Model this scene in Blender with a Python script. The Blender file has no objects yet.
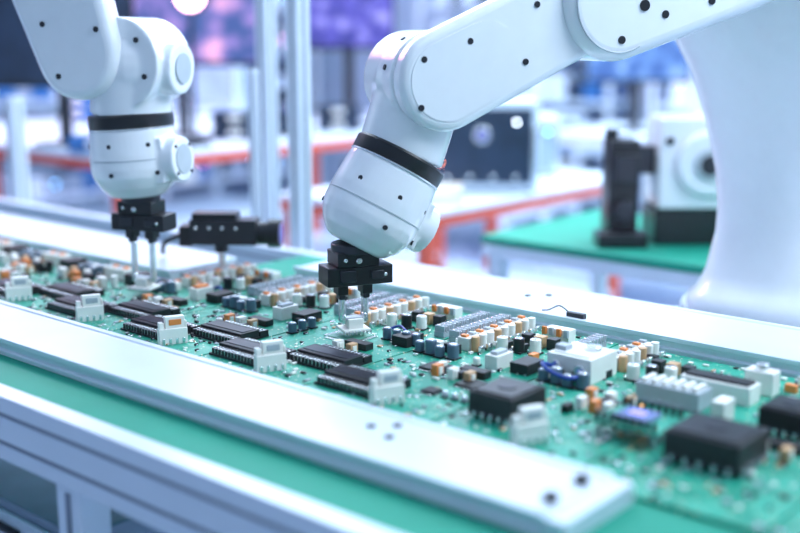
import bpy, random
from math import *
from mathutils import Matrix, Vector
random.seed(7)
S=bpy.context.scene
try:
    S.view_settings.view_transform='Standard'
except Exception as e: print(e)

# ---------------------------------------------------------------- materials
MATS={}
def mat(name,col,rough=.5,metal=0,coat=0,em=None,es=0,var=.04,scale=30,bump=0):
    if name in MATS: return MATS[name]
    m=bpy.data.materials.new(name); m.use_nodes=True
    nt=m.node_tree; b=nt.nodes['Principled BSDF']
    tc=nt.nodes.new('ShaderNodeTexCoord'); n=nt.nodes.new('ShaderNodeTexNoise'); n.inputs['Scale'].default_value=scale; n.inputs['Detail'].default_value=4
    nt.links.new(tc.outputs['Object'],n.inputs['Vector'])
    r=nt.nodes.new('ShaderNodeValToRGB')
    r.color_ramp.elements[0].position=.3; r.color_ramp.elements[1].position=.7
    r.color_ramp.elements[0].color=(*[max(0,c*(1-var)) for c in col],1)
    r.color_ramp.elements[1].color=(*[min(1,c*(1+var)) for c in col],1)
    nt.links.new(n.outputs['Fac'],r.inputs['Fac']); nt.links.new(r.outputs['Color'],b.inputs['Base Color'])
    b.inputs['Roughness'].default_value=rough; b.inputs['Metallic'].default_value=metal
    b.inputs['Coat Weight'].default_value=coat
    b.inputs['Coat Roughness'].default_value=.12
    if em:
        b.inputs['Emission Color'].default_value=(*em,1); b.inputs['Emission Strength'].default_value=es
    MATS[name]=m; return m
WHITE=mat('robot_white',(.81,.83,.88),.25,0,.6,var=.015)
BLACK=mat('black_plastic',(.012,.012,.016),.35)
CHIP=mat('chip_black',(.013,.013,.017),.5,var=.2,scale=200)
DARKM=mat('dark_metal',(.05,.05,.06),.35,.7)
SILVER=mat('silver_pin',(.80,.81,.83),.25,.85)
ALU=mat('anodised_aluminium',(.72,.79,.88),.36,.22,var=.02,scale=12)
ALUD=mat('aluminium_groove',(.22,.26,.33),.4,.5)
ORANGE=mat('orange_terminal',(.80,.25,.06),.4)
CREAM=mat('cream_connector',(.86,.85,.80),.5)
TAN=mat('tan_component',(.60,.36,.19),.5)
GREY=mat('grey_component',(.42,.47,.52),.45)
BLUEC=mat('blue_capacitor',(.11,.17,.24),.35,.2)
BLUEW=mat('blue_wire',(.01,.05,.32),.35)
GREENT=mat('green_mat',(.0,.29,.19),.6,var=.06,scale=6)
OFRAME=mat('orange_frame',(.72,.11,.06),.45)
BENCH=mat('bench_white',(.68,.78,.90),.4)
FLOORM=mat('floor_epoxy',(.52,.62,.78),.25,var=.08,scale=1.5)
WALLM=mat('wall_paint',(.52,.64,.82),.7,var=.1,scale=1.2)
CEILM=mat('ceiling_paint',(.8,.84,.9),.8)
BLUEB=mat('blue_bin',(.03,.14,.38),.4)
DKBLUE=mat('dark_equipment',(.02,.035,.07),.35,var=.3,scale=8)
GREYE=mat('grey_equipment',(.28,.36,.48),.45,var=.15,scale=8)
LEDP=mat('violet_led',(.3,.2,.9),.2,em=(.35,.3,1),es=1.0)
LEDO=mat('orange_led',(.9,.4,.1),.2,em=(1,.45,.12),es=2)
BOKEHW=mat('white_bokeh_dot',(.9,.9,1),.2,em=(.8,.9,1),es=14)  # glowing dots added on background equipment to yield bokeh
BOKEHR=mat('red_bokeh_dot',(.9,.2,.1),.2,em=(1,.25,.1),es=12)
BOKEHB=mat('cyan_bokeh_dot',(.2,.6,1),.2,em=(.2,.55,1),es=14)
BOKEHK=mat('pink_bokeh_dot',(1,.3,.7),.2,em=(1,.25,.65),es=12)  # added dots that put pink glow into the background
PINKL=mat('flare_glow',(1,.7,.7),.3,em=(1,.50,.62),es=10)  # pink emission standing in for lens-flare glow
LENS=mat('lens_glass_glint',(.02,.02,.06),.05,em=(.25,.3,.9),es=.6)  # blue emission paints a glint into the lens
PANEL=mat('led_panel',(.9,.9,.9),.4,em=(.80,.91,1),es=4.5)

def pcb_mat():
    m=bpy.data.materials.new('pcb_green'); m.use_nodes=True; nt=m.node_tree; N=nt.nodes; L=nt.links; b=N['Principled BSDF']
    tc=N.new('ShaderNodeTexCoord')
    def wave(d):
        w=N.new('ShaderNodeTexWave'); w.bands_direction=d; w.inputs['Scale'].default_value=60; w.inputs['Distortion'].default_value=0
        L.new(tc.outputs['Object'],w.inputs['Vector']); g=N.new('ShaderNodeMath'); g.operation='GREATER_THAN'; g.inputs[1].default_value=.72
        L.new(w.outputs['Fac'],g.inputs[0]); return g
    wx,wy=wave('X'),wave('Y')
    v=N.new('ShaderNodeTexVoronoi'); v.distance='CHEBYCHEV'; v.inputs['Scale'].default_value=22; L.new(tc.outputs['Object'],v.inputs['Vector'])
    sep=N.new('ShaderNodeSeparateColor'); L.new(v.outputs['Color'],sep.inputs[0])
    def gt(o,t):
        g=N.new('ShaderNodeMath'); g.operation='GREATER_THAN'; g.inputs[1].default_value=t; L.new(o,g.inputs[0]); return g.outputs[0]
    sel=gt(sep.outputs[0],.5); msk=gt(sep.outputs[1],.4)
    mx=N.new('ShaderNodeMix'); mx.data_type='FLOAT'; L.new(sel,mx.inputs[0]); L.new(wx.outputs[0],mx.inputs[2]); L.new(wy.outputs[0],mx.inputs[3])
    mu=N.new('ShaderNodeMath'); mu.operation='MULTIPLY'; L.new(mx.outputs[0],mu.inputs[0]); L.new(msk,mu.inputs[1])
    c1=N.new('ShaderNodeMix'); c1.data_type='RGBA'; L.new(mu.outputs[0],c1.inputs[0])
    c1.inputs[6].default_value=(.0,.27,.175,1); c1.inputs[7].default_value=(.06,.50,.35,1)
    v2=N.new('ShaderNodeTexVoronoi'); v2.inputs['Scale'].default_value=110; L.new(tc.outputs['Object'],v2.inputs['Vector'])
    lt=N.new('ShaderNodeMath'); lt.operation='LESS_THAN'; lt.inputs[1].default_value=.18; L.new(v2.outputs['Distance'],lt.inputs[0])
    c2=N.new('ShaderNodeMix'); c2.data_type='RGBA'; L.new(lt.outputs[0],c2.inputs[0]); L.new(c1.outputs[2],c2.inputs[6]); c2.inputs[7].default_value=(.72,.68,.48,1)
    L.new(c2.outputs[2],b.inputs['Base Color']); b.inputs['Roughness'].default_value=.42; b.inputs['Coat Weight'].default_value=.1
    return m
PCB=pcb_mat()
def screen_mat(name,c0,c1,c2,es,scale):
    m=bpy.data.materials.new(name); m.use_nodes=True; nt=m.node_tree; N=nt.nodes; L=nt.links; b=N['Principled BSDF']
    tc=N.new('ShaderNodeTexCoord'); n=N.new('ShaderNodeTexNoise'); n.inputs['Scale'].default_value=scale; n.inputs['Detail'].default_value=3
    L.new(tc.outputs['Object'],n.inputs['Vector']); r=N.new('ShaderNodeValToRGB')
    r.color_ramp.elements[0].position=.42; r.color_ramp.elements[0].color=(*c0,1)
    r.color_ramp.elements[1].position=.7; r.color_ramp.elements[1].color=(*c2,1)
    e=r.color_ramp.elements.new(.55); e.color=(*c1,1)
    L.new(n.outputs['Fac'],r.inputs['Fac']); L.new(r.outputs['Color'],b.inputs['Emission Color']); b.inputs['Emission Strength'].default_value=es
    b.inputs['Base Color'].default_value=(.02,.02,.04,1); b.inputs['Roughness'].default_value=.2
    return m
SCR1=screen_mat('screen_blue',(.05,.10,.32),(.28,.22,.62),(1,.50,.80),1.2,9)
SCR2=screen_mat('screen_violet',(.03,.03,.28),(.10,.09,.60),(.40,.40,1),1.15,12)
SCR3=screen_mat('screen_cyan',(.05,.15,.50),(.15,.35,.85),(.5,.75,1),1.2,8)

# ---------------------------------------------------------------- mesh accumulator
class Acc:
    def __init__(s): s.v=[];s.f=[];s.m=[];s.mats=[];s.T=Matrix()
    def mi(s,m):
        if m not in s.mats: s.mats.append(m)
        return s.mats.index(m)
    def add(s,vs,fs,m,T=None):
        T=s.T@T if T is not None else s.T
        o=len(s.v); s.v+= [tuple(T@Vector(p)) for p in vs]
        k=s.mi(m)
        for f in fs: s.f.append([i+o for i in f]); s.m.append(k)
    def box(s,c,d,m,rz=0,ry=0,rx=0):
        x,y,z=[q/2 for q in d]
        vs=[(i*x,j*y,k*z) for i in(-1,1) for j in(-1,1) for k in(-1,1)]
        fs=[(0,1,3,2),(4,6,7,5),(0,4,5,1),(2,3,7,6),(0,2,6,4),(1,5,7,3)]
        s.add(vs,fs,m,Matrix.Translation(c)@Matrix.Rotation(rz,4,'Z')@Matrix.Rotation(ry,4,'Y')@Matrix.Rotation(rx,4,'X'))
    def rev(s,prof,m,T=None,seg=24,pw=2):
        vs=[];fs=[];n=len(prof)
        for r,z in prof:
            for i in range(seg):
                a=2*pi*i/seg; k=r/((abs(cos(a))**pw+abs(sin(a))**pw)**(1/pw)); vs.append((k*cos(a),k*sin(a),z))
        for j in range(n-1):
            for i in range(seg):
                k=(i+1)%seg; fs.append((j*seg+i,j*seg+k,(j+1)*seg+k,(j+1)*seg+i))
        fs.append(tuple(range(seg-1,-1,-1))); fs.append(tuple((n-1)*seg+i for i in range(seg)))
        s.add(vs,fs,m,T)
    def cyl(s,c,r,h,m,axis='z',seg=20,r2=None,c_=.0):
        T=Matrix.Translation(c)
        if axis=='x': T=T@Matrix.Rotation(pi/2,4,'Y')
        elif axis=='y': T=T@Matrix.Rotation(pi/2,4,'X')
        elif not isinstance(axis,str): T=T@Vector(axis).to_track_quat('Z','Y').to_matrix().to_4x4()
        r2=r if r2 is None else r2
        if c_: p=[(r-c_,-h/2),(r,-h/2+c_),(r2,h/2-c_),(r2-c_,h/2)]
        else: p=[(r,-h/2),(r2,h/2)]
        s.rev(p,m,T,seg)
    def between(s,a,b,r,m,r2=None,seg=24):
        a=Vector(a);b=Vector(b); s.cyl((a+b)/2,r,(b-a).length,m,axis=tuple(b-a),seg=seg,r2=r2)
    def sph(s,c,r,m,sc=(1,1,1),seg=24):
        n=seg//2; p=[(max(1e-4,r*sin(pi*i/n)),-r*cos(pi*i/n)) for i in range(n+1)]
        s.rev(p,m,Matrix.Translation(c)@Matrix.Diagonal((*sc,1)),seg)
    def ext(s,poly,y0,y1,m,T=None):
        n=len(poly); vs=[(x,y0,z) for x,z in poly]+[(x,y1,z) for x,z in poly]
        fs=[tuple(range(n)),tuple(range(2*n-1,n-1,-1))]+[(i,i+n,(i+1)%n+n,(i+1)%n) for i in range(n)]
        s.add(vs,fs,m,T)
    def tube(s,pts,r,m,seg=8):
        P=[Vector(p) for p in pts]
        Q=[]
        for i in range(len(P)-1):
            p0=P[max(0,i-1)];p1=P[i];p2=P[i+1];p3=P[min(len(P)-1,i+2)]
            for k in range(6):
                t=k/6; Q.append(.5*((2*p1)+(p2-p0)*t+(2*p0-5*p1+4*p2-p3)*t*t+(3*p1-p0-3*p2+p3)*t**3))
        Q.append(P[-1]); vs=[];fs=[]
        for i,q in enumerate(Q):
            d=(Q[min(i+1,len(Q)-1)]-Q[max(i-1,0)]).normalized()
            ref=Vector((0,0,1)) if abs(d.z)<.9 else Vector((1,0,0)); u=d.cross(ref).normalized(); w=d.cross(u)
            for j in range(seg):
                a=2*pi*j/seg; vs.append(tuple(q+u*r*cos(a)+w*r*sin(a)))
        for i in range(len(Q)-1):
            for j in range(seg):
                k=(j+1)%seg; fs.append((i*seg+j,i*seg+k,(i+1)*seg+k,(i+1)*seg+j))
        s.add(vs,fs,m)
    def obj(s,name,parent=None,bevel=0,bseg=2,remesh=0,smooth=0,ang=35):
        me=bpy.data.meshes.new(name); me.from_pydata(s.v,[],s.f); 
        for m in s.mats: me.materials.append(m)
        me.polygons.foreach_set('material_index',s.m)
        import bmesh
        bm=bmesh.new(); bm.from_mesh(me); bmesh.ops.recalc_face_normals(bm,faces=bm.faces); bm.to_mesh(me); bm.free()
        me.polygons.foreach_set('use_smooth',[True]*len(me.polygons))
        if not remesh: me.set_sharp_from_angle(angle=radians(ang))
        o=bpy.data.objects.new(name,me); S.collection.objects.link(o)
        if parent: o.parent=parent
        if bevel:
            b=o.modifiers.new('bevel','BEVEL'); b.width=bevel; b.segments=bseg; b.limit_method='ANGLE'; b.angle_limit=radians(40)
        if remesh:
            r=o.modifiers.new('remesh','REMESH'); r.mode='VOXEL'; r.voxel_size=remesh; r.use_smooth_shade=True
        if smooth:
            q=o.modifiers.new('smooth','SMOOTH'); q.iterations=smooth; q.factor=.5
        return o
def empty(name,M=None):
    e=bpy.data.objects.new(name,None); e.empty_display_size=.1; S.collection.objects.link(e)
    if M is not None: e.matrix_world=M
    return e
def frame(o,d):
    x=Vector((d[0],d[1],0)).normalized(); z=Vector((0,0,1)); y=z.cross(x)
    return Matrix(((x.x,y.x,0,o[0]),(x.y,y.y,0,o[1]),(x.z,y.z,1,o[2]),(0,0,0,1)))
def stad(a,ra,b,rb,n=20):
    ax,az=a;bx,bz=b; th=atan2(bz-az,bx-ax); d=hypot(bx-ax,bz-az); k=acos(max(-1,min(1,(ra-rb)/d)))
    P=[]
    for i in range(n+1):
        t=th+k+(2*pi-2*k)*i/n; P.append((ax+ra*cos(t),az+ra*sin(t)))
    for i in range(n+1):
        t=th-k+(2*k)*i/n; P.append((bx+rb*cos(t),bz+rb*sin(t)))
    return P

# ---------------------------------------------------------------- room shell
a=Acc(); a.box((-2,1.5,-.05),(13,13,.1),FLOORM); a.obj('floor')
a=Acc(); a.box((-2,8.05,1.65),(13,.1,3.3),WALLM); a.obj('wall_back')
a=Acc(); a.box((-8.55,1.5,1.65),(.1,13,3.3),WALLM); a.obj('wall_left')
a=Acc(); a.box((-2,1.5,3.35),(13,13,.1),CEILM)
a.obj('ceiling')

# ---------------------------------------------------------------- conveyor table
XL,XR=-4.2,.25
ct=empty('conveyor_table')
a=Acc()
a.box(((XL+XR)/2,1.27,.885),(XR-XL,.84,.03),GREENT)
a.box(((-1.95+XR)/2,1.805,.885),(XR+1.95,.23,.03),GREENT)
a.obj('green_top',ct,bevel=.003)
a=Acc()
def profile(a,x0,x1,y0,y1,z0,z1,m=ALU,groove=True):
    a.box(((x0+x1)/2,(y0+y1)/2,(z0+z1)/2),(x1-x0,y1-y0,z1-z0),m)
    if groove:
        h=z1-z0
        for k in(.28,.72): a.box(((x0+x1)/2,y0-.0005,z0+h*k),(x1-x0-.004,.003,h*.06),ALUD)
profile(a,XL,XR,.815,.85,.80,.903)
profile(a,XL,XR,1.92,1.96,.80,.9)
profile(a,XL,XR,.82,.85,.30,.36)
a.box((XL+.02,1.37,.85),(.04,1.07,.1),ALU); a.box((XR-.02,1.37,.85),(.04,1.07,.1),ALU)
for x in(-3.9,-2.6,-1.33,-.05):
    for y in(.845,1.94): 
        a.box((x,y,.40),(.06,.05,.80),ALU)
        a.box((x,y-.026,.40),(.012,.003,.78),ALUD)
        a.cyl((x,y,.012),.04,.024,BLACK)
    a.box((x,1.39,.5),(.04,1.06,.05),ALU)
a.obj('frame',ct,bevel=.004)

def rail(name,x0,x1,y0,y1,zt=.93,holes=(),endscrews=False,sensor=False):
    a=Acc(); zb=.9; w=y1-y0
    P=[(y0,zb),(y0,zb+.008),(y0+.006,zb+.010),(y0+.006,zt-.010),(y0,zt-.008),(y0,zt),(y0+.012,zt),(y0+.015,zt-.0025),
       (y1-.015,zt-.0025),(y1-.012,zt),(y1,zt),(y1,zt-.010),(y1-.006,zt-.012),(y1-.006,zb+.008),(y1,zb+.006),(y1,zb)]
    R=Matrix(((0,1,0,0),(1,0,0,0),(0,0,1,0),(0,0,0,1)))
    a.ext(P,x0,x1,ALU,R)
    for hx,hy in holes: 
        a.cyl((hx,hy,zt-.0022),.0065,.004,BLACK,seg=16)
    if endscrews:
        a.box((x1+.012,(y0+y1)/2,zb+.013),(.03,w,.026),ALU)
        for k in(.28,.72):
            a.cyl((x1-.018,y0+w*k,zt+.002),.009,.007,BLACK,seg=16); a.cyl((x1-.018,y0+w*k,zt+.006),.004,.002,DARKM,seg=6)
    if sensor:
        a.box((-1.03,1.706,zt+.003),(.036,.012,.010),DARKM)
        a.tube([(-1.045,1.706,zt+.006),(-1.07,1.712,zt+.014),(-1.095,1.716,zt+.002),(-1.10,1.70,zt+.003)],.0016,BLACK)
    return a.obj(name,None,bevel=.0012)
rail('conveyor_guide_rail',XL,-.60,.94,1.09,holes=[(-.93,1.03),(-.905,1.055),(-.885,1.015),(-2.6,1.03),(-2.57,1.055)],endscrews=True)
rail('conveyor_guide_rail',XL,-1.94,1.48,1.68)
rail('conveyor_guide_rail',-1.76,XR,1.69,1.90,holes=[(-1.2,1.8),(-1.17,1.83)],sensor=True)

# ---------------------------------------------------------------- circuit boards
Z=.906
def ribchip(a,cx,cy,L=.12,W=.05,h=.014):
    a.box((cx,cy,Z+.003+h/2),(L,W*.52,h),CHIP)
    a.box((cx,cy,Z+.003+h+.0006),(L*.9,W*.32,.0012),DARKM)
    a.box((cx,cy,Z+.002),(L*1.02,W*1.05,.004),CHIP)
    n=int(L/.0080)
    for i in range(n):
        x=cx-L/2+L*(i+.5)/n
        for sgn in(-1,1):
            a.box((x,cy+sgn*W*.39,Z+.0080),(.0020,W*.21,.010),SILVER)
            a.box((x+.0036,cy+sgn*W*.39,Z+.007),(.0042,W*.24,.012),CHIP)
def whiteconn(a,cx,cy,rz=0):
    T=a.T; a.T=T@Matrix.Translation((cx,cy,0))@Matrix.Rotation(rz,4,'Z')
    a.box((0,0,Z+.014),(.050,.018,.028),CREAM); a.box((.004,.001,Z+.038),(.034,.013,.022),CREAM)
    a.box((-.020,.001,Z+.033),(.008,.013,.012),CREAM); a.box((.0235,.001,Z+.034),(.003,.012,.012),CREAM)
    for sg in(-1,1):
        for i in range(4): a.box((-.018+i*.012,sg*.0092,Z+.006),(.005,.002,.010),SILVER)
    a.box((.004,-.0058,Z+.039),(.022,.002,.010),ORANGE if cx>-1.6 and cx<-1.4 else GREY)
    a.T=T
def termrow(a,cx,y0,y1):
    y=y0;i=0
    while y<y1:
        a.box((cx,y,Z+.011),(.026,.0165,.022),CREAM)
        a.box((cx-.003,y,Z+.0235),(.012,.009,.005),ORANGE if i%2==0 else GREY)
        a.cyl((cx+.020,y,Z+.013),.0072,.026,CREAM if i%3 else TAN,seg=12)
        a.box((cx-.0165,y,Z+.010),(.006,.010,.014),ORANGE if i%2 else SILVER)
        a.box((cx+.0335,y,Z+.006),(.006,.012,.012),SILVER)
        y+=.0215;i+=1
def finstrip(a,cx,y0,y1):
    a.box((cx,(y0+y1)/2,Z+.005),(.022,y1-y0,.010),GREY)
    y=y0+.003;i=0
    while y<y1: a.box((cx,y,Z+.014),(.022,.003,.014),SILVER if i%2 else GREY); y+=.0065;i+=1
def ecap(a,x,y,r=.009,h=.022,m=None):
    a.cyl((x,y,Z+h/2),r,h,m or BLUEC,seg=16,c_=.0015); a.cyl((x,y,Z+h),r*.7,.001,SILVER,seg=12); a.box((x,y,Z+.0015),(r*2.1,r*2.1,.003),BLACK)
def qfp(a,x,y,s=.03):
    a.box((x,y,Z+.003),(s,s,.005),CHIP)
    n=int(s/.0035)
    for i in range(n):
        t=-s/2+s*(i+.5)/n
        for sg in(-1,1):
            a.box((x+t,y+sg*(s/2+.0022),Z+.0012),(.0014,.0045,.0015),SILVER); a.box((x+sg*(s/2+.0022),y+t,Z+.0012),(.0045,.0014,.0015),SILVER)
def blackbox(a,cx,cy,lx=.075,ly=.085,h=.036):
    a.box((cx,cy,Z+.004+h/2),(lx,ly,h),CHIP); a.box((cx,cy,Z+h+.005),(lx*.86,ly*.86,.003),BLACK)
    a.cyl((cx,cy,Z+h+.007),.014,.002,DARKM,seg=20)
    for i in range(5): a.box((cx-lx/2+.012+i*lx*.19,cy-ly/2-.002,Z+.006),(.005,.005,.012),SILVER)
    for i in range(5): a.box((cx+lx/2+.002,cy-ly/2+.012+i*ly*.19,Z+.006),(.005,.005,.012),SILVER)
def board(c,idx):
    a=Acc(); left=c<-1.95; ymax=1.462 if left else 1.675
    x0=c-.15; x1=c+.097
    a.box(((x0+x1)/2,(1.1+ymax)/2,.9035),(x1-x0,ymax-1.1,.005),PCB)
    special=abs(c+.769)<.02; last=c>-.6; pre=abs(c+1.02)<.02; tgt=abs(c+1.271)<.02
    for (hx,hy) in((x0+.01,1.112),(x1-.01,1.112),(x0+.01,ymax-.012),(x1-.01,ymax-.012)):
        a.cyl((hx,hy,Z+.0008),.006,.003,SILVER,seg=14)
    if not last: whiteconn(a,c,1.165,rz=radians(66))
    if special: blackbox(a,c-.085,1.235)
    elif last: blackbox(a,c-.035,1.265,.1,.09,.038)
    else: ribchip(a,c-.084,1.203,.122,.084)
    if not (special or last or pre):
        if idx%2 and left:
            for i in range(4):
                a.box((c+.005+i*.024,1.25+.01*(i%2),Z+.010),(.012,.020,.020),[TAN,CREAM,ORANGE,CREAM][i])
                a.box((c+.005+i*.024,1.285,Z+.006),(.016,.012,.012),[GREY,CHIP,CREAM,CHIP][i])
        else: ribchip(a,c+.040,1.262,.110,.084)
    if pre: 
        qfp(a,c+.045,1.31,.036); qfp(a,c+.02,1.245,.024)
        for i in range(3): ecap(a,c+.05+i*.018,1.24,.005,.010,GREY)
    if not last and not tgt:
        for i in range(4): ecap(a,c-.135+i*.023,1.405+.004*sin(i*9),.0085+.0015*(i%2),.020+.006*(i%2))
        for i in range(2): a.box((c-.125+i*.036,1.437,Z+.008),(.028,.014,.016),[CREAM,CHIP][(i+idx)%2])
    if tgt:
        a.box((-1.314,1.402,Z+.0015),(.060,.060,.003),mat('socket_substrate',(.10,.34,.25),.4))
        for i in range(10):
            for sg in(-1,1):
                a.box((-1.341+i*.006,1.402+sg*.036,Z+.001),(.003,.010,.002),SILVER); a.box((-1.314+sg*.036,1.375+i*.006,Z+.001),(.010,.003,.002),SILVER)
        for i in range(3): ecap(a,c-.14+i*.001,1.35+i*.024,.008,.02)
        for i in range(4): ecap(a,c+.02+i*.022,1.43,.008,.022)
    elif not special: qfp(a,c-.052,1.345,.040)
    if special:
        a.box((c-.105,1.47,Z+.020),(.080,.080,.040),CREAM); a.box((c-.105,1.47,Z+.041),(.064,.064,.003),mat('relay_top',(.93,.93,.92),.4))
        for k in(-.022,.022): a.cyl((c-.105+k,1.428,Z+.020),.010,.006,SILVER,'y',14)
        a.cyl((c-.09,1.48,Z+.045),.013,.008,SILVER,seg=16); a.box((c-.13,1.455,Z+.046),(.02,.02,.008),GREY)
        a.tube([(c-.13,1.425,Z+.02),(c-.135,1.40,Z+.03),(c-.11,1.385,Z+.025),(c-.08,1.385,Z+.02),(c-.07,1.41,Z+.02),(c-.09,1.43,Z+.02)],.0035,BLUEW)
        for i in range(4): a.box((c-.02+i*.022,1.33,Z+.009),(.011,.018,.018),[CREAM,ORANGE,CREAM,TAN][i])
    if not left:
        if not last: termrow(a,c-.085,1.47 if not special else 1.53,1.655)
        if not last and not special: finstrip(a,c-.128,1.49,1.65)
        if c<-.9: finstrip(a,c+.082,1.50,1.64)
        for i in range(3):
            ecap(a,c-.03+i*.026,1.50+i*.012,.010,.026,[CREAM,BLACK,CREAM][i])
            a.box((c-.02+i*.026,1.565,Z+.010),(.018,.018,.020),[CHIP,TAN,CHIP][i])
        if not special:
            a.box((c+.01,1.62,Z+.012),(.05,.024,.024),CREAM)
            for i in range(4): a.box((c-.012+i*.015,1.603,Z+.020),(.008,.006,.014),GREY if i%2 else ORANGE)
            if idx%2: a.tube([(c-.01,1.465,Z+.004),(c+.01,1.475,Z+.014),(c+.04,1.46,Z+.012),(c+.06,1.465,Z+.004)],.0024,BLUEW)
            if not tgt: a.box((c+.02,1.42,Z+.012),(.025,.045,.024),CREAM); a.box((c+.02,1.42,Z+.026),(.014,.03,.006),ORANGE if idx%2 else GREY)
            if not last: a.box((c+.068,1.43,Z+.009),(.034,.048,.018),CHIP)
        a.box((c+.02,1.355,Z+.006),(.05,.02,.012),CHIP)
    else:
        for i in range(4):
            a.box((c-.12+i*.05,1.345,Z+.012),(.024,.014,.024),[CREAM,ORANGE,CHIP,CREAM][(i+idx)%4])
            a.cyl((c-.097+i*.05,1.36,Z+.014),.008,.026,[TAN,CREAM,BLACK,CREAM][(i+idx)%4],seg=14)
        a.box((c-.02,1.425,Z+.013),(.08,.032,.026),CREAM)
        for i in range(4): a.box((c-.047+i*.018,1.425,Z+.028),(.009,.014,.005),ORANGE if i%2 else GREY)
        a.box((c+.06,1.42,Z+.012),(.04,.05,.024),CHIP)
    for i in range(3):
        x=c-.03+i*.032; y=1.322 if not special else 1.375
        if tgt and i==0: continue
        a.box((x,y,Z+.009),(.012,.018,.018),[ORANGE,CREAM,TAN][i])
        a.box((x,y,Z+.008),(.016,.009,.013),CREAM)
    for i in range(180):
        x=random.uniform(x0+.008,x1-.008); y=random.uniform(1.11,ymax-.01)
        m=random.choice([CREAM,CHIP,CHIP,SILVER,GREY,CHIP,SILVER,TAN,CREAM,GREY]); w,d=random.choice([(.004,.007),(.007,.004),(.005,.010),(.010,.005),(.008,.008),(.003,.006)])
        h=random.choice([.002,.003,.004])
        if tgt and hypot(x+1.31,y-1.39)<.075: continue
        a.box((x,y,Z+h/2),(w,d,h),m)
        if m in(CHIP,TAN): a.box((x,y,Z+h*.3),(w*1.35,d*.7,h*.5),SILVER)
    for i in range(7):
        x=random.uniform(x0+.02,x1-.02); y=random.uniform(1.30,ymax-.03)
        if tgt and hypot(x+1.31,y-1.39)<.09: continue
        if random.random()<.4: ecap(a,x,y,random.uniform(.004,.007),random.uniform(.01,.018),random.choice([GREY,CREAM,CREAM,BLACK]))
        else: a.box((x,y,Z+.006),(.018,.011,.012),random.choice([CHIP,ORANGE,CREAM,CHIP]),rz=random.choice([0,pi/2]))
    if last and c>-.6 and c<-.4:
        blackbox(a,c-.0,1.43,.07,.07,.034)
    return a.obj('circuit_board',None,bevel=.0006,bseg=1)
c=-1.02-.251*12; idx=0
while c<.2:
    board(round(c,3),idx); c+=.251; idx+=1
a=Acc()
a.box((-.672,1.285,Z+.022),(.10,.085,.004),PCB)
for x,y in((-.715,1.25),(-.63,1.25),(-.715,1.32),(-.63,1.32)): a.cyl((x,y,Z+.010),.004,.020,SILVER,seg=10)
a.box((-.675,1.285,Z+.027),(.048,.044,.006),mat('chip_glass',(.20,.25,.50),.1))
a.box((-.675,1.285,Z+.0305),(.022,.018,.002),LEDP)
for i in range(9):
    for y in(1.248,1.322): a.box((-.715+i*.0105,y,Z+.030),(.005,.006,.012),CHIP); a.box((-.715+i*.0105,y,Z+.038),(.002,.002,.006),SILVER)
a.cyl((-.70,1.345,Z+.010),.006,.020,LEDO,seg=12)
a.obj('display_module',None,bevel=.0006)
a=Acc()
a.box((-.70,1.44,Z+.014),(.10,.045,.028),GREY); 
for i in range(6): a.box((-.740+i*.016,1.44,Z+.031),(.007,.036,.006),CREAM)
a.box((-.66,1.51,Z+.014),(.11,.040,.028),CREAM); a.box((-.66,1.51,Z+.030),(.10,.028,.004),CHIP)
a.box((-.62,1.57,Z+.018),(.045,.028,.036),CREAM); a.cyl((-.62,1.57,Z+.040),.01,.012,SILVER,seg=14)
a.box((-.61,1.41,Z+.016),(.020,.036,.032),CREAM)
a.obj('terminal_block_module',None,bevel=.001)

# ---------------------------------------------------------------- robots
def bolts_y(a,pts,y,r=.005):
    for x,z in pts:
        a.cyl((x,y,z),r*.85,.003,DARKM,'y',14)
def wrist(root,bot,top,R=.084,capside=1,cz=.070):
    bot=Vector((bot[0],0,bot[1]));top=Vector((top[0],0,top[1])); ax=(top-bot); L=ax.length
    T=Matrix.Translation(bot)@Matrix.Rotation(atan2(ax.x,ax.z),4,'Y')
    a=Acc(); a.T=T
    a.rev([(.046,-.004),(.056,0),(.074,.018),(R-.001,.040),(R+.002,.056),(R+.002,L*.55),(R*.97,L-.022),(R*.93,L-.012)],WHITE,seg=48)
    a.box((capside*.05,0,cz),(.075,.085,.090),WHITE)
    a.between((capside*.04,0,cz),(capside*(R+.024),0,cz),.046,WHITE,seg=40)
    a.obj('wrist_housing',root,remesh=.0028,smooth=5)
    b=Acc(); b.T=T
    b.rev([(R*.955,L-.016),(R*.975,L-.012),(R*.975,L+.008),(R*.94,L+.012)],BLACK,seg=48)
    b.rev([(R+.0010,.0735),(R+.0030,.0740),(R+.0030,.0760),(R+.0010,.0765)],GREY,seg=48)
    b.rev([(R*.955,L-.020),(R*.985,L-.019),(R*.985,L-.0165),(R*.955,L-.0160)],SILVER,seg=48)
    for zz,n,off in((.105,7,.2),(.048,6,.5)):
        for i in range(n):
            ph=2*pi*i/n+off
            if abs(cos(ph))>.86: continue
            rr=(R+.0022 if zz<L*.55 else R-.0004)
            b.cyl((rr*cos(ph),rr*sin(ph),zz),.0045,.003,DARKM,axis=(cos(ph),sin(ph),0),seg=12)
    b.cyl((capside*(R+.0245),0,cz),.030,.003,GREY,'x',28)
    for i in range(4):
        t=pi/4+i*pi/2; b.cyl((capside*(R+.0245),.038*cos(t),cz+.038*sin(t)),.0035,.003,DARKM,'x',10)
    b.obj('wrist_ring_and_bolts',root)
    return T
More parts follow.
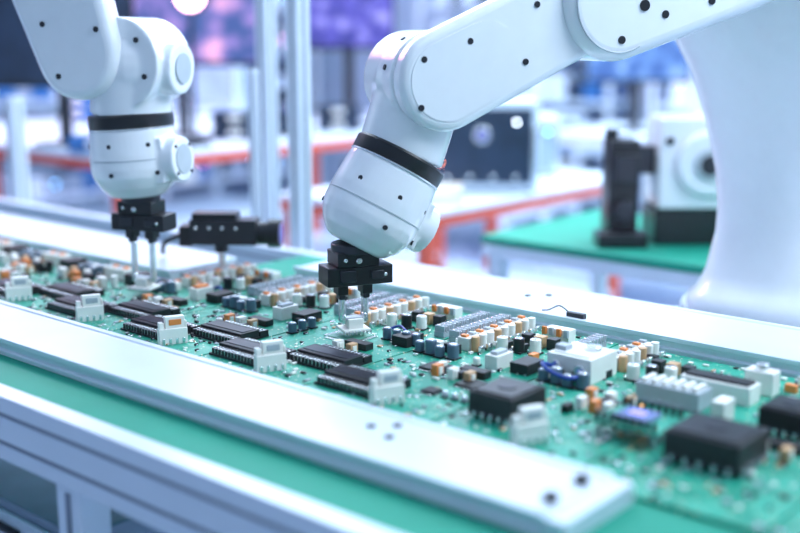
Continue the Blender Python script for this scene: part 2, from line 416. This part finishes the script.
def gripper(root,x,zt,zf,chip=True):
    a=Acc()
    a.cyl((x,0,zt-.004),.040,.016,DARKM,seg=32)
    a.box((x,0,zt-.022),(.078,.060,.026),BLACK)
    a.box((x+.004,0,zt-.052),(.122,.056,.034),BLACK)
    a.box((x-.02,-.029,zt-.051),(.03,.006,.022),DARKM); a.box((x+.035,-.029,zt-.051),(.025,.006,.016),DARKM)
    a.cyl((x+.0,-.031,zt-.024),.006,.004,SILVER,'y',14); a.cyl((x+.05,-.029,zt-.052),.004,.004,SILVER,'y',12)
    a.cyl((x-.025,-.031,zt-.022),.004,.004,SILVER,'y',12)
    zz=zt-.069
    for sx in(-.024,.022):
        a.box((x+sx,0,zz-.009),(.019,.030,.020),BLACK)
        a.box((x+sx,0,zz-.023),(.012,.020,.010),DARKM)
        h=zz-.027-zf
        a.box((x+sx*.95,0,zf+h/2),(.009,.014,h),SILVER)
        a.box((x+sx*.85,0,zf+.006),(.007,.018,.018),SILVER)
    a.obj('gripper',root,bevel=.003)
    if chip:
        b=Acc(); z=zf
        b.box((x-.001,0,z-.002),(.028,.032,.018),CREAM); b.box((x-.001,0,z-.013),(.050,.046,.005),CREAM); b.box((x-.001,0,z+.006),(.032,.018,.006),GREY)
        for i in range(8):
            for sg in(-1,1): b.box((x-.0245+i*.0068,sg*.025,z-.016),(.0022,.005,.008),SILVER)
        b.obj('held_chip',root,bevel=.001)

r1=empty('robot_arm',frame((-1.314,1.402,0),(.454,.890)))
gripper(r1,.006,1.074,.934)
wrist(r1,(.010,1.074),(.094,1.222),R=.087,cz=.082)
a=Acc()
a.between((.096,0,1.228),(.130,0,1.33),.0775,WHITE,r2=.078,seg=40)
a.cyl((.139,.005,1.362),.086,.135,WHITE,'y',48)
a.sph((.135,0,1.358),.085,WHITE)
a.obj('forearm',r1,remesh=.0035,smooth=8)
a=Acc()
a.ext(stad((.143,1.362),.086,(.45,1.507),.080),-.100,-.052,WHITE)
a.obj('upper_arm',r1,bevel=.014,bseg=4)
a=Acc()
P=stad((.465,1.496),.104,(.98,1.71),.15)
a.ext(P,-.122,.085,WHITE)
a.obj('shoulder_link',r1,bevel=.024,bseg=6)
a=Acc()
a.T=Matrix.Translation((1.050,.05,0))@Matrix.Diagonal((1,.8,1,1))@Matrix.Rotation(radians(20),4,'Z')
a.rev([(.215,.85),(.219,.86),(.217,.885),(.200,.90),(.182,.94),(.166,1.02),(.164,1.08),(.174,1.16),(.196,1.25),(.232,1.36),(.280,1.45),(.32,1.55),(.33,1.68),(.29,1.80),(.20,1.87),(.05,1.90)],WHITE,seg=96,pw=2.7)
a.obj('column',r1,ang=60)
a=Acc()
bolts_y(a,[(.098,1.398),(.093,1.318),(.183,1.428),(.29,1.393),(.31,1.49)],-.1005,.0065)
a.ext(stad((.143,1.362),.068,(.215,1.396),.066),-.1014,-.098,WHITE)
bolts_y(a,[(.47,1.43),(.43,1.52),(.56,1.475),(.66,1.50)],-.1225,.0085)
a.cyl((.60,-.1225,1.55),.015,.005,BLACK,'y',20)
a.cyl((.515,-.1225,1.490),.010,.004,BLACK,'y',20)
pts=[(.465+.088*cos(radians(t)),-.1222,1.496+.088*sin(radians(t))) for t in range(95,301,12)]
a.tube(pts,.0016,GREY,6)
for i in range(3):
    t=radians(125+i*40); a.cyl((.139+.0865*cos(t),-.03,1.362+.0865*sin(t)),.005,.003,DARKM,axis=(cos(t),0,sin(t)),seg=12)
a.obj('bolts',r1)
a=Acc()
a.cyl((1.055,.05,.838),.24,.03,GREY,seg=48); 
a.box((1.055,.05,.41),(.42,.42,.82),BENCH); a.box((1.055,.05,.01),(.5,.5,.02),GREYE)
a.obj('pedestal',r1,bevel=.006)

r2=empty('robot_arm',frame((-1.866,1.367,0),(.924,.379)))
gripper(r2,-.003,1.115,.936)
wrist(r2,(-.008,1.118),(-.018,1.272),R=.088)
a=Acc()
a.between((-.018,0,1.278),(-.008,0,1.36),.081,WHITE,r2=.084,seg=40)
a.cyl((-.0,.0,1.385),.090,.14,WHITE,'y',48)
a.sph((.0,0,1.38),.088,WHITE)
a.between((0,0,1.38),(.105,0,1.375),.060,WHITE,r2=.052)
a.obj('forearm',r2,remesh=.0035,smooth=8)
a=Acc()
a.ext(stad((-.075,1.405),.092,(-.145,1.62),.110),-.105,-.045,WHITE)
a.obj('upper_arm',r2,bevel=.02,bseg=5)
a=Acc()
a.ext(stad((-.165,1.72),.13,(-1.2,1.76),.16),-.2,-.04,WHITE)
a.obj('shoulder_link',r2,bevel=.03,bseg=5)
a=Acc(); a.T=Matrix.Translation((-1.2,-.37,0))
a.rev([(.2,.85),(.2,.9),(.16,1.0),(.16,1.3),(.2,1.45),(.22,1.75),(.16,1.9),(.05,1.95)],WHITE,seg=48)
a.obj('column',r2)
a=Acc()
bolts_y(a,[(-.11,1.36),(-.02,1.45),(-.14,1.46)],-.1055,.0065)
bolts_y(a,[(.045,1.43),(.06,1.36)],-.0705,.0065)
a.cyl((.106,0,1.375),.03,.004,GREY,'x',24)
a.box((-1.2,-.37,.42),(.36,.36,.84),BENCH)
a.obj('bolts_and_pedestal',r2)

# ---------------------------------------------------------------- inspection camera on the rail gap
ic=empty('inspection_camera',frame((-1.883,1.60,0),(.80,.60)))
a=Acc()
a.box((0,0,1.01),(.15,.06,.056),DARKM); a.box((-.02,-.0,1.045),(.10,.05,.014),BLACK); a.box((-.085,0,1.0),(.03,.05,.045),BLACK)
a.cyl((.085,0,1.005),.026,.03,BLACK,'x',28); a.cyl((.112,0,1.005),.032,.028,BLACK,'x',28); a.cyl((.127,0,1.005),.024,.004,LENS,'x',24)
for i in range(4): a.cyl((-.06+i*.03,-.031,1.02),.004,.003,SILVER,'y',10)
a.cyl((-.01,0,.972),.016,.02,DARKM); a.cyl((-.01,0,.935),.009,.070,SILVER); a.cyl((-.01,0,.914),.024,.008,DARKM)
a.tube([(-.1,0,1.0),(-.14,.01,.98),(-.16,.05,.95),(-.17,.10,.94)],.006,BLACK)
a.obj('camera_body',ic,bevel=.003)

# ---------------------------------------------------------------- background
def post(x,y,w,z1=2.6):
    a=Acc(); a.box((x,y,z1/2),(w,w,z1),ALU)
    for k in(-1,1):
        a.box((x+k*w*.5,y,z1/2),(.003,w*.18,z1-.02),ALUD); a.box((x,y+k*w*.5,z1/2),(w*.18,.003,z1-.02),ALUD)
    a.box((x,y,.01),(w*2,w*2,.02),DARKM)
    return a.obj('aluminium_post',None,bevel=.003)
post(-2.10,2.05,.045); post(-2.46,2.27,.045); post(-2.32,2.09,.025,1.35); post(-3.47,2.03,.05,1.24)

def bench(x0,x1,y0,y1,z,name='workbench',frame_m=OFRAME,top=BENCH,shelf=True):
    a=Acc(); cx,cy=(x0+x1)/2,(y0+y1)/2
    a.box((cx,cy,z-.012),(x1-x0,y1-y0,.024),top)
    for x in(x0+.03,x1-.03): a.box((x,cy,z-.044),(.05,y1-y0,.038),frame_m)
    for y in(y0+.03,y1-.03): a.box((cx,y,z-.044),(x1-x0,.05,.038),frame_m)
    for x in(x0+.04,x1-.04):
        for y in(y0+.04,y1-.04): a.box((x,y,(z-.05)/2),(.045,.045,z-.05),frame_m)
    if shelf:
        a.box((cx,cy,.32),(x1-x0-.06,y1-y0-.06,.03),top)
    return a.obj(name,None,bevel=.004)
bench(-3.1,-2.35,2.9,4.3,.85)
bench(-4.5,-3.5,2.45,4.5,1.0)
bench(-1.95,-.45,2.66,3.35,.85,name='assembly_table',frame_m=ALU,top=GREENT)
bench(-3.3,-2.0,5.0,5.8,.95,frame_m=ALU)
bench(-1.6,.2,4.4,5.1,.95,frame_m=ALU)
bench(-6.2,-5.2,2.2,5.2,.95,frame_m=ALU)
bench(-5.1,-3.9,5.6,6.5,.95,frame_m=ALU)

def machine(x,y,z,w,d,h,rz,name='test_instrument',body=BENCH,front=DKBLUE,lens=True):
    e=empty(name,Matrix.Translation((x,y,z))@Matrix.Rotation(rz,4,'Z')); a=Acc()
    a.box((0,0,h/2+.012),(w,d,h),body); a.box((0,-d/2-.004,h/2+.01),(w*.88,.012,h*.84),front)
    for sx in(-1,1):
        for sy in(-1,1): a.cyl((sx*w*.42,sy*d*.4,.006),.014,.012,BLACK,seg=12)
        a.box((sx*w*.46,-d/2-.02,h/2),(.014,.02,h*.5),SILVER)
    if lens: 
        a.cyl((0,-d/2-.014,h*.66),h*.1,.016,SILVER,'y',24); a.cyl((0,-d/2-.024,h*.66),h*.07,.006,LENS,'y',24)
    for i in range(4): a.cyl((-w*.3+i*w*.2,-d/2-.013,h*.18),h*.03,.01,SILVER,'y',12)
    L=random.choice([BOKEHW,BOKEHK,BOKEHR,BOKEHB]); a.cyl((w*.3,-d/2-.013,h*.8),.006,.008,L,'y',10); a.cyl((-w*.36,-d/2-.013,h*.35),.005,.008,random.choice([BOKEHW,BOKEHB,BOKEHR]),'y',10)  # two added glow dots for bokeh
    a.obj('body',e,bevel=.006); return e
CA=radians(40.5)
machine(-2.62,3.55,.85,.44,.34,.34,CA)
machine(-2.80,3.10,.85,.2,.2,.12,CA,body=DKBLUE,lens=False)
machine(-3.8,2.75,1.0,.26,.22,.14,CA,body=DKBLUE,lens=False)
machine(-3.7,3.55,1.0,.2,.2,.2,CA,body=DKBLUE,front=DKBLUE)
machine(-2.75,4.08,.85,.26,.25,.24,CA,body=BENCH,front=GREYE,lens=False)
machine(-2.35,5.4,.95,.4,.4,.32,CA,body=BENCH,front=DKBLUE)
machine(-1.2,4.75,.95,.4,.3,.35,CA,body=BENCH,front=DKBLUE)
machine(-.55,4.75,.95,.4,.3,.5,CA,body=GREYE,front=BENCH,lens=False)
machine(-4.5,6.0,.95,.5,.4,.5,CA,body=BENCH,front=GREYE)
machine(-5.7,2.8,.95,.5,.4,.6,CA,body=BENCH,front=DKBLUE)
machine(-5.7,4.7,.95,.5,.4,.45,CA,body=BENCH,front=GREYE,lens=False)

def monitor(x,y,z0,zc,w,h,scr,rz=CA):
    e=empty('computer_monitor',Matrix.Translation((x,y,0))@Matrix.Rotation(rz,4,'Z')); a=Acc()
    a.box((0,0,zc),(w,.03,h),BLACK); a.box((0,-.0165,zc+.004),(w-.024,.002,h-.03),scr)
    a.box((0,.035,(z0+zc)/2),(.05,.03,zc-z0),DARKM); a.box((0,.03,z0+.006),(.24,.16,.012),DARKM)
    a.obj('display',e,bevel=.003)
monitor(-4.0,3.17,1.0,1.535,.74,.44,SCR1)
monitor(-3.83,4.09,1.0,1.56,.46,.36,SCR2)
monitor(-4.02,2.57,1.0,1.47,.62,.46,DKBLUE)
monitor(-2.85,5.25,.95,1.38,.55,.34,SCR3)

tl=empty('flare_stand_in',Matrix.Translation((-3.62,2.93,1.0))@Matrix.Rotation(CA,4,'Z')); a=Acc()  # added lamp shape; stands in for a pink glow, mostly lens flare
a.cyl((0,0,.012),.07,.024,DARKM,seg=28); a.cyl((0,0,.25),.009,.47,DARKM,seg=12)
a.between((0,0,.48),(.02,-.05,.59),.008,DARKM); a.cyl((.02,-.07,.60),.065,.06,BLACK,'y',28,r2=.03); a.cyl((.02,-.105,.60),.055,.012,PINKL,'y',28)
a.obj('flare_stand_in_body',tl)

def bins(x,y,z,n,m,rz=CA):
    e=empty('parts_bin_stack',Matrix.Translation((x,y,z))@Matrix.Rotation(rz,4,'Z')); a=Acc()
    for i in range(n):
        zz=.005+i*.062
        a.box((0,0,zz+.004),(.2,.15,.008),m)
        for sx in(-1,1): a.box((sx*.097,0,zz+.03),(.006,.15,.055),m)
        for sy in(-1,1): a.box((0,sy*.072,zz+.025+(.006 if sy>0 else 0)),(.2,.006,.045),m)
        a.box((0,-.078,zz+.03),(.06,.004,.02),CREAM)
    a.obj('bins',e,bevel=.002)
bins(-3.72,2.53,1.0,1,BLUEB); bins(-3.72,3.25,1.0,2,DKBLUE); bins(-3.7,3.88,1.0,2,DKBLUE)
bins(-2.5,3.12,.85,1,CREAM); bins(-5.6,3.7,.95,4,BLUEB); bins(-.9,4.7,.95,2,CREAM)

bg=empty('compact_robot',frame((-1.44,3.0,.85),(.76,.649)))
a=Acc()
a.box((0,.0,.235),(.23,.2,.26),WHITE); a.cyl((.02,-.1,.235),.095,.05,WHITE,'y',40,c_=.01); a.cyl((.125,0,.24),.12,.03,BLACK,'x',40); a.cyl((.18,0,.24),.130,.09,WHITE,'x',40,c_=.01)
a.obj('drive_housing',bg,bevel=.02,bseg=4)
a=Acc()
a.box((-.02,0,.05),(.20,.18,.1),BLACK); a.cyl((-.09,-.095,.30),.012,.03,DARKM,'y'); a.cyl((.10,-.095,.16),.008,.03,DARKM,'y')
a.cyl((.02,-.128,.235),.045,.012,GREY,'y',28); a.cyl((.02,-.136,.235),.028,.008,DARKM,'y',24)
a.box((-.21,-.02,.15),(.085,.12,.30),BLACK); a.box((-.21,-.09,.22),(.07,.03,.08),DARKM); a.cyl((-.21,-.09,.10),.03,.05,DARKM,'y')
a.box((-.22,-.1,.02),(.14,.1,.04),BLACK); a.box((-.14,0,.24),(.06,.08,.08),DARKM); a.cyl((-.24,-.02,.31),.02,.04,BLACK)
a.obj('black_actuator',bg,bevel=.005)

def rack(x,y,w,d,h,rz=0):
    e=empty('equipment_rack',Matrix.Translation((x,y,0))@Matrix.Rotation(rz,4,'Z')); a=Acc()
    for sx in(-1,1):
        for sy in(-1,1): a.box((sx*w/2,sy*d/2,h/2),(.04,.04,h),ALU)
    z=.25;random.seed(int(x*100))
    while z<h:
        a.box((0,0,z),(w,d,.03),BENCH)
        xx=-w/2+.1
        while xx<w/2-.12:
            ww=random.uniform(.1,.22); hh=random.uniform(.1,.26); a.box((xx+ww/2,-.02,z+.015+hh/2),(ww*.9,d*.7,hh),random.choice([DKBLUE,BENCH,GREYE,BENCH,CREAM,BLUEB]))
            if random.random()<.45: a.cyl((xx+ww/2,-.02-d*.35-.006,z+.02+hh*.7),.009,.01,random.choice([BOKEHW,BOKEHK,BOKEHB,BOKEHR,BOKEHB]),'y',10)  # added glow dot for bokeh
            xx+=ww
        z+=.36
    a.obj('rack_frame',e,bevel=.004)
rack(-.9,6.6,1.6,.5,2.1); rack(-2.9,7.3,1.6,.5,2.1); rack(-5,7.4,1.8,.5,2.1); rack(-7.6,4.2,1.8,.5,2.1,radians(90)); rack(-7.6,1.9,1.8,.5,2.1,radians(90)); rack(-7.6,6.5,1.8,.5,2.1,radians(90))
e=empty('tool_cabinet',Matrix.Translation((-2.05,1.35,0))); a=Acc()
a.box((0,0,.26),(.6,.5,.46),GREYE)
for i in range(3): a.box((0,-.255,.11+i*.15),(.54,.012,.12),BENCH); a.box((0,-.268,.14+i*.15),(.2,.016,.014),DARKM)
for sx in(-1,1):
    for sy in(-1,1): a.cyl((sx*.25,sy*.2,.02),.02,.03,BLACK,'y')
a.obj('cabinet_body',e,bevel=.005)

for x in(-5,-2.6,-.3):
    for y in(.2,2.4,4.6,6.6):
        a=Acc(); a.box((x,y,3.28),(1.2,.3,.04),PANEL); a.box((x,y,3.295),(1.26,.36,.02),ALU); a.obj('ceiling_light')
def area(loc,size,p,col,aim=None):
    l=bpy.data.lights.new('light','AREA'); l.energy=p; l.size=size[0]; l.shape='RECTANGLE'; l.size_y=size[1]; l.color=col
    o=bpy.data.objects.new('area_light',l); o.location=loc
    if aim: o.rotation_euler=(Vector(aim)-Vector(loc)).to_track_quat('-Z','Y').to_euler()
    S.collection.objects.link(o)
area((.3,2.2,3.0),(1.2,1.2),74,(.76,.89,1),aim=(-1.5,1.5,1.1))
area((-2.3,2.8,3.2),(1.4,1.0),32,(.76,.89,1))
area((-4.2,4.0,3.2),(3.5,3.5),200,(.68,.84,1))
area((-.9,5.2,3.2),(3,2),210,(.72,.87,1))
area((-5.0,2.4,2.9),(.8,.8),50,(1,.35,.65),aim=(-4.6,3.8,1.0))
w=bpy.data.worlds.new('world'); S.world=w; w.use_nodes=True
bgd=w.node_tree.nodes['Background']; bgd.inputs[0].default_value=(.49,.72,1,1); bgd.inputs[1].default_value=.52

# ---------------------------------------------------------------- camera
cd=bpy.data.cameras.new('cam'); co=bpy.data.objects.new('camera',cd); S.collection.objects.link(co); S.camera=co
co.location=(0,0,1.43); f=Vector((-.649*.9795,.760*.9795,-.2016)); co.rotation_euler=f.to_track_quat('-Z','Y').to_euler()
cd.sensor_width=36; cd.lens=49.5; cd.clip_start=.05
cd.dof.use_dof=True; cd.dof.focus_distance=1.94; cd.dof.aperture_fstop=1.2
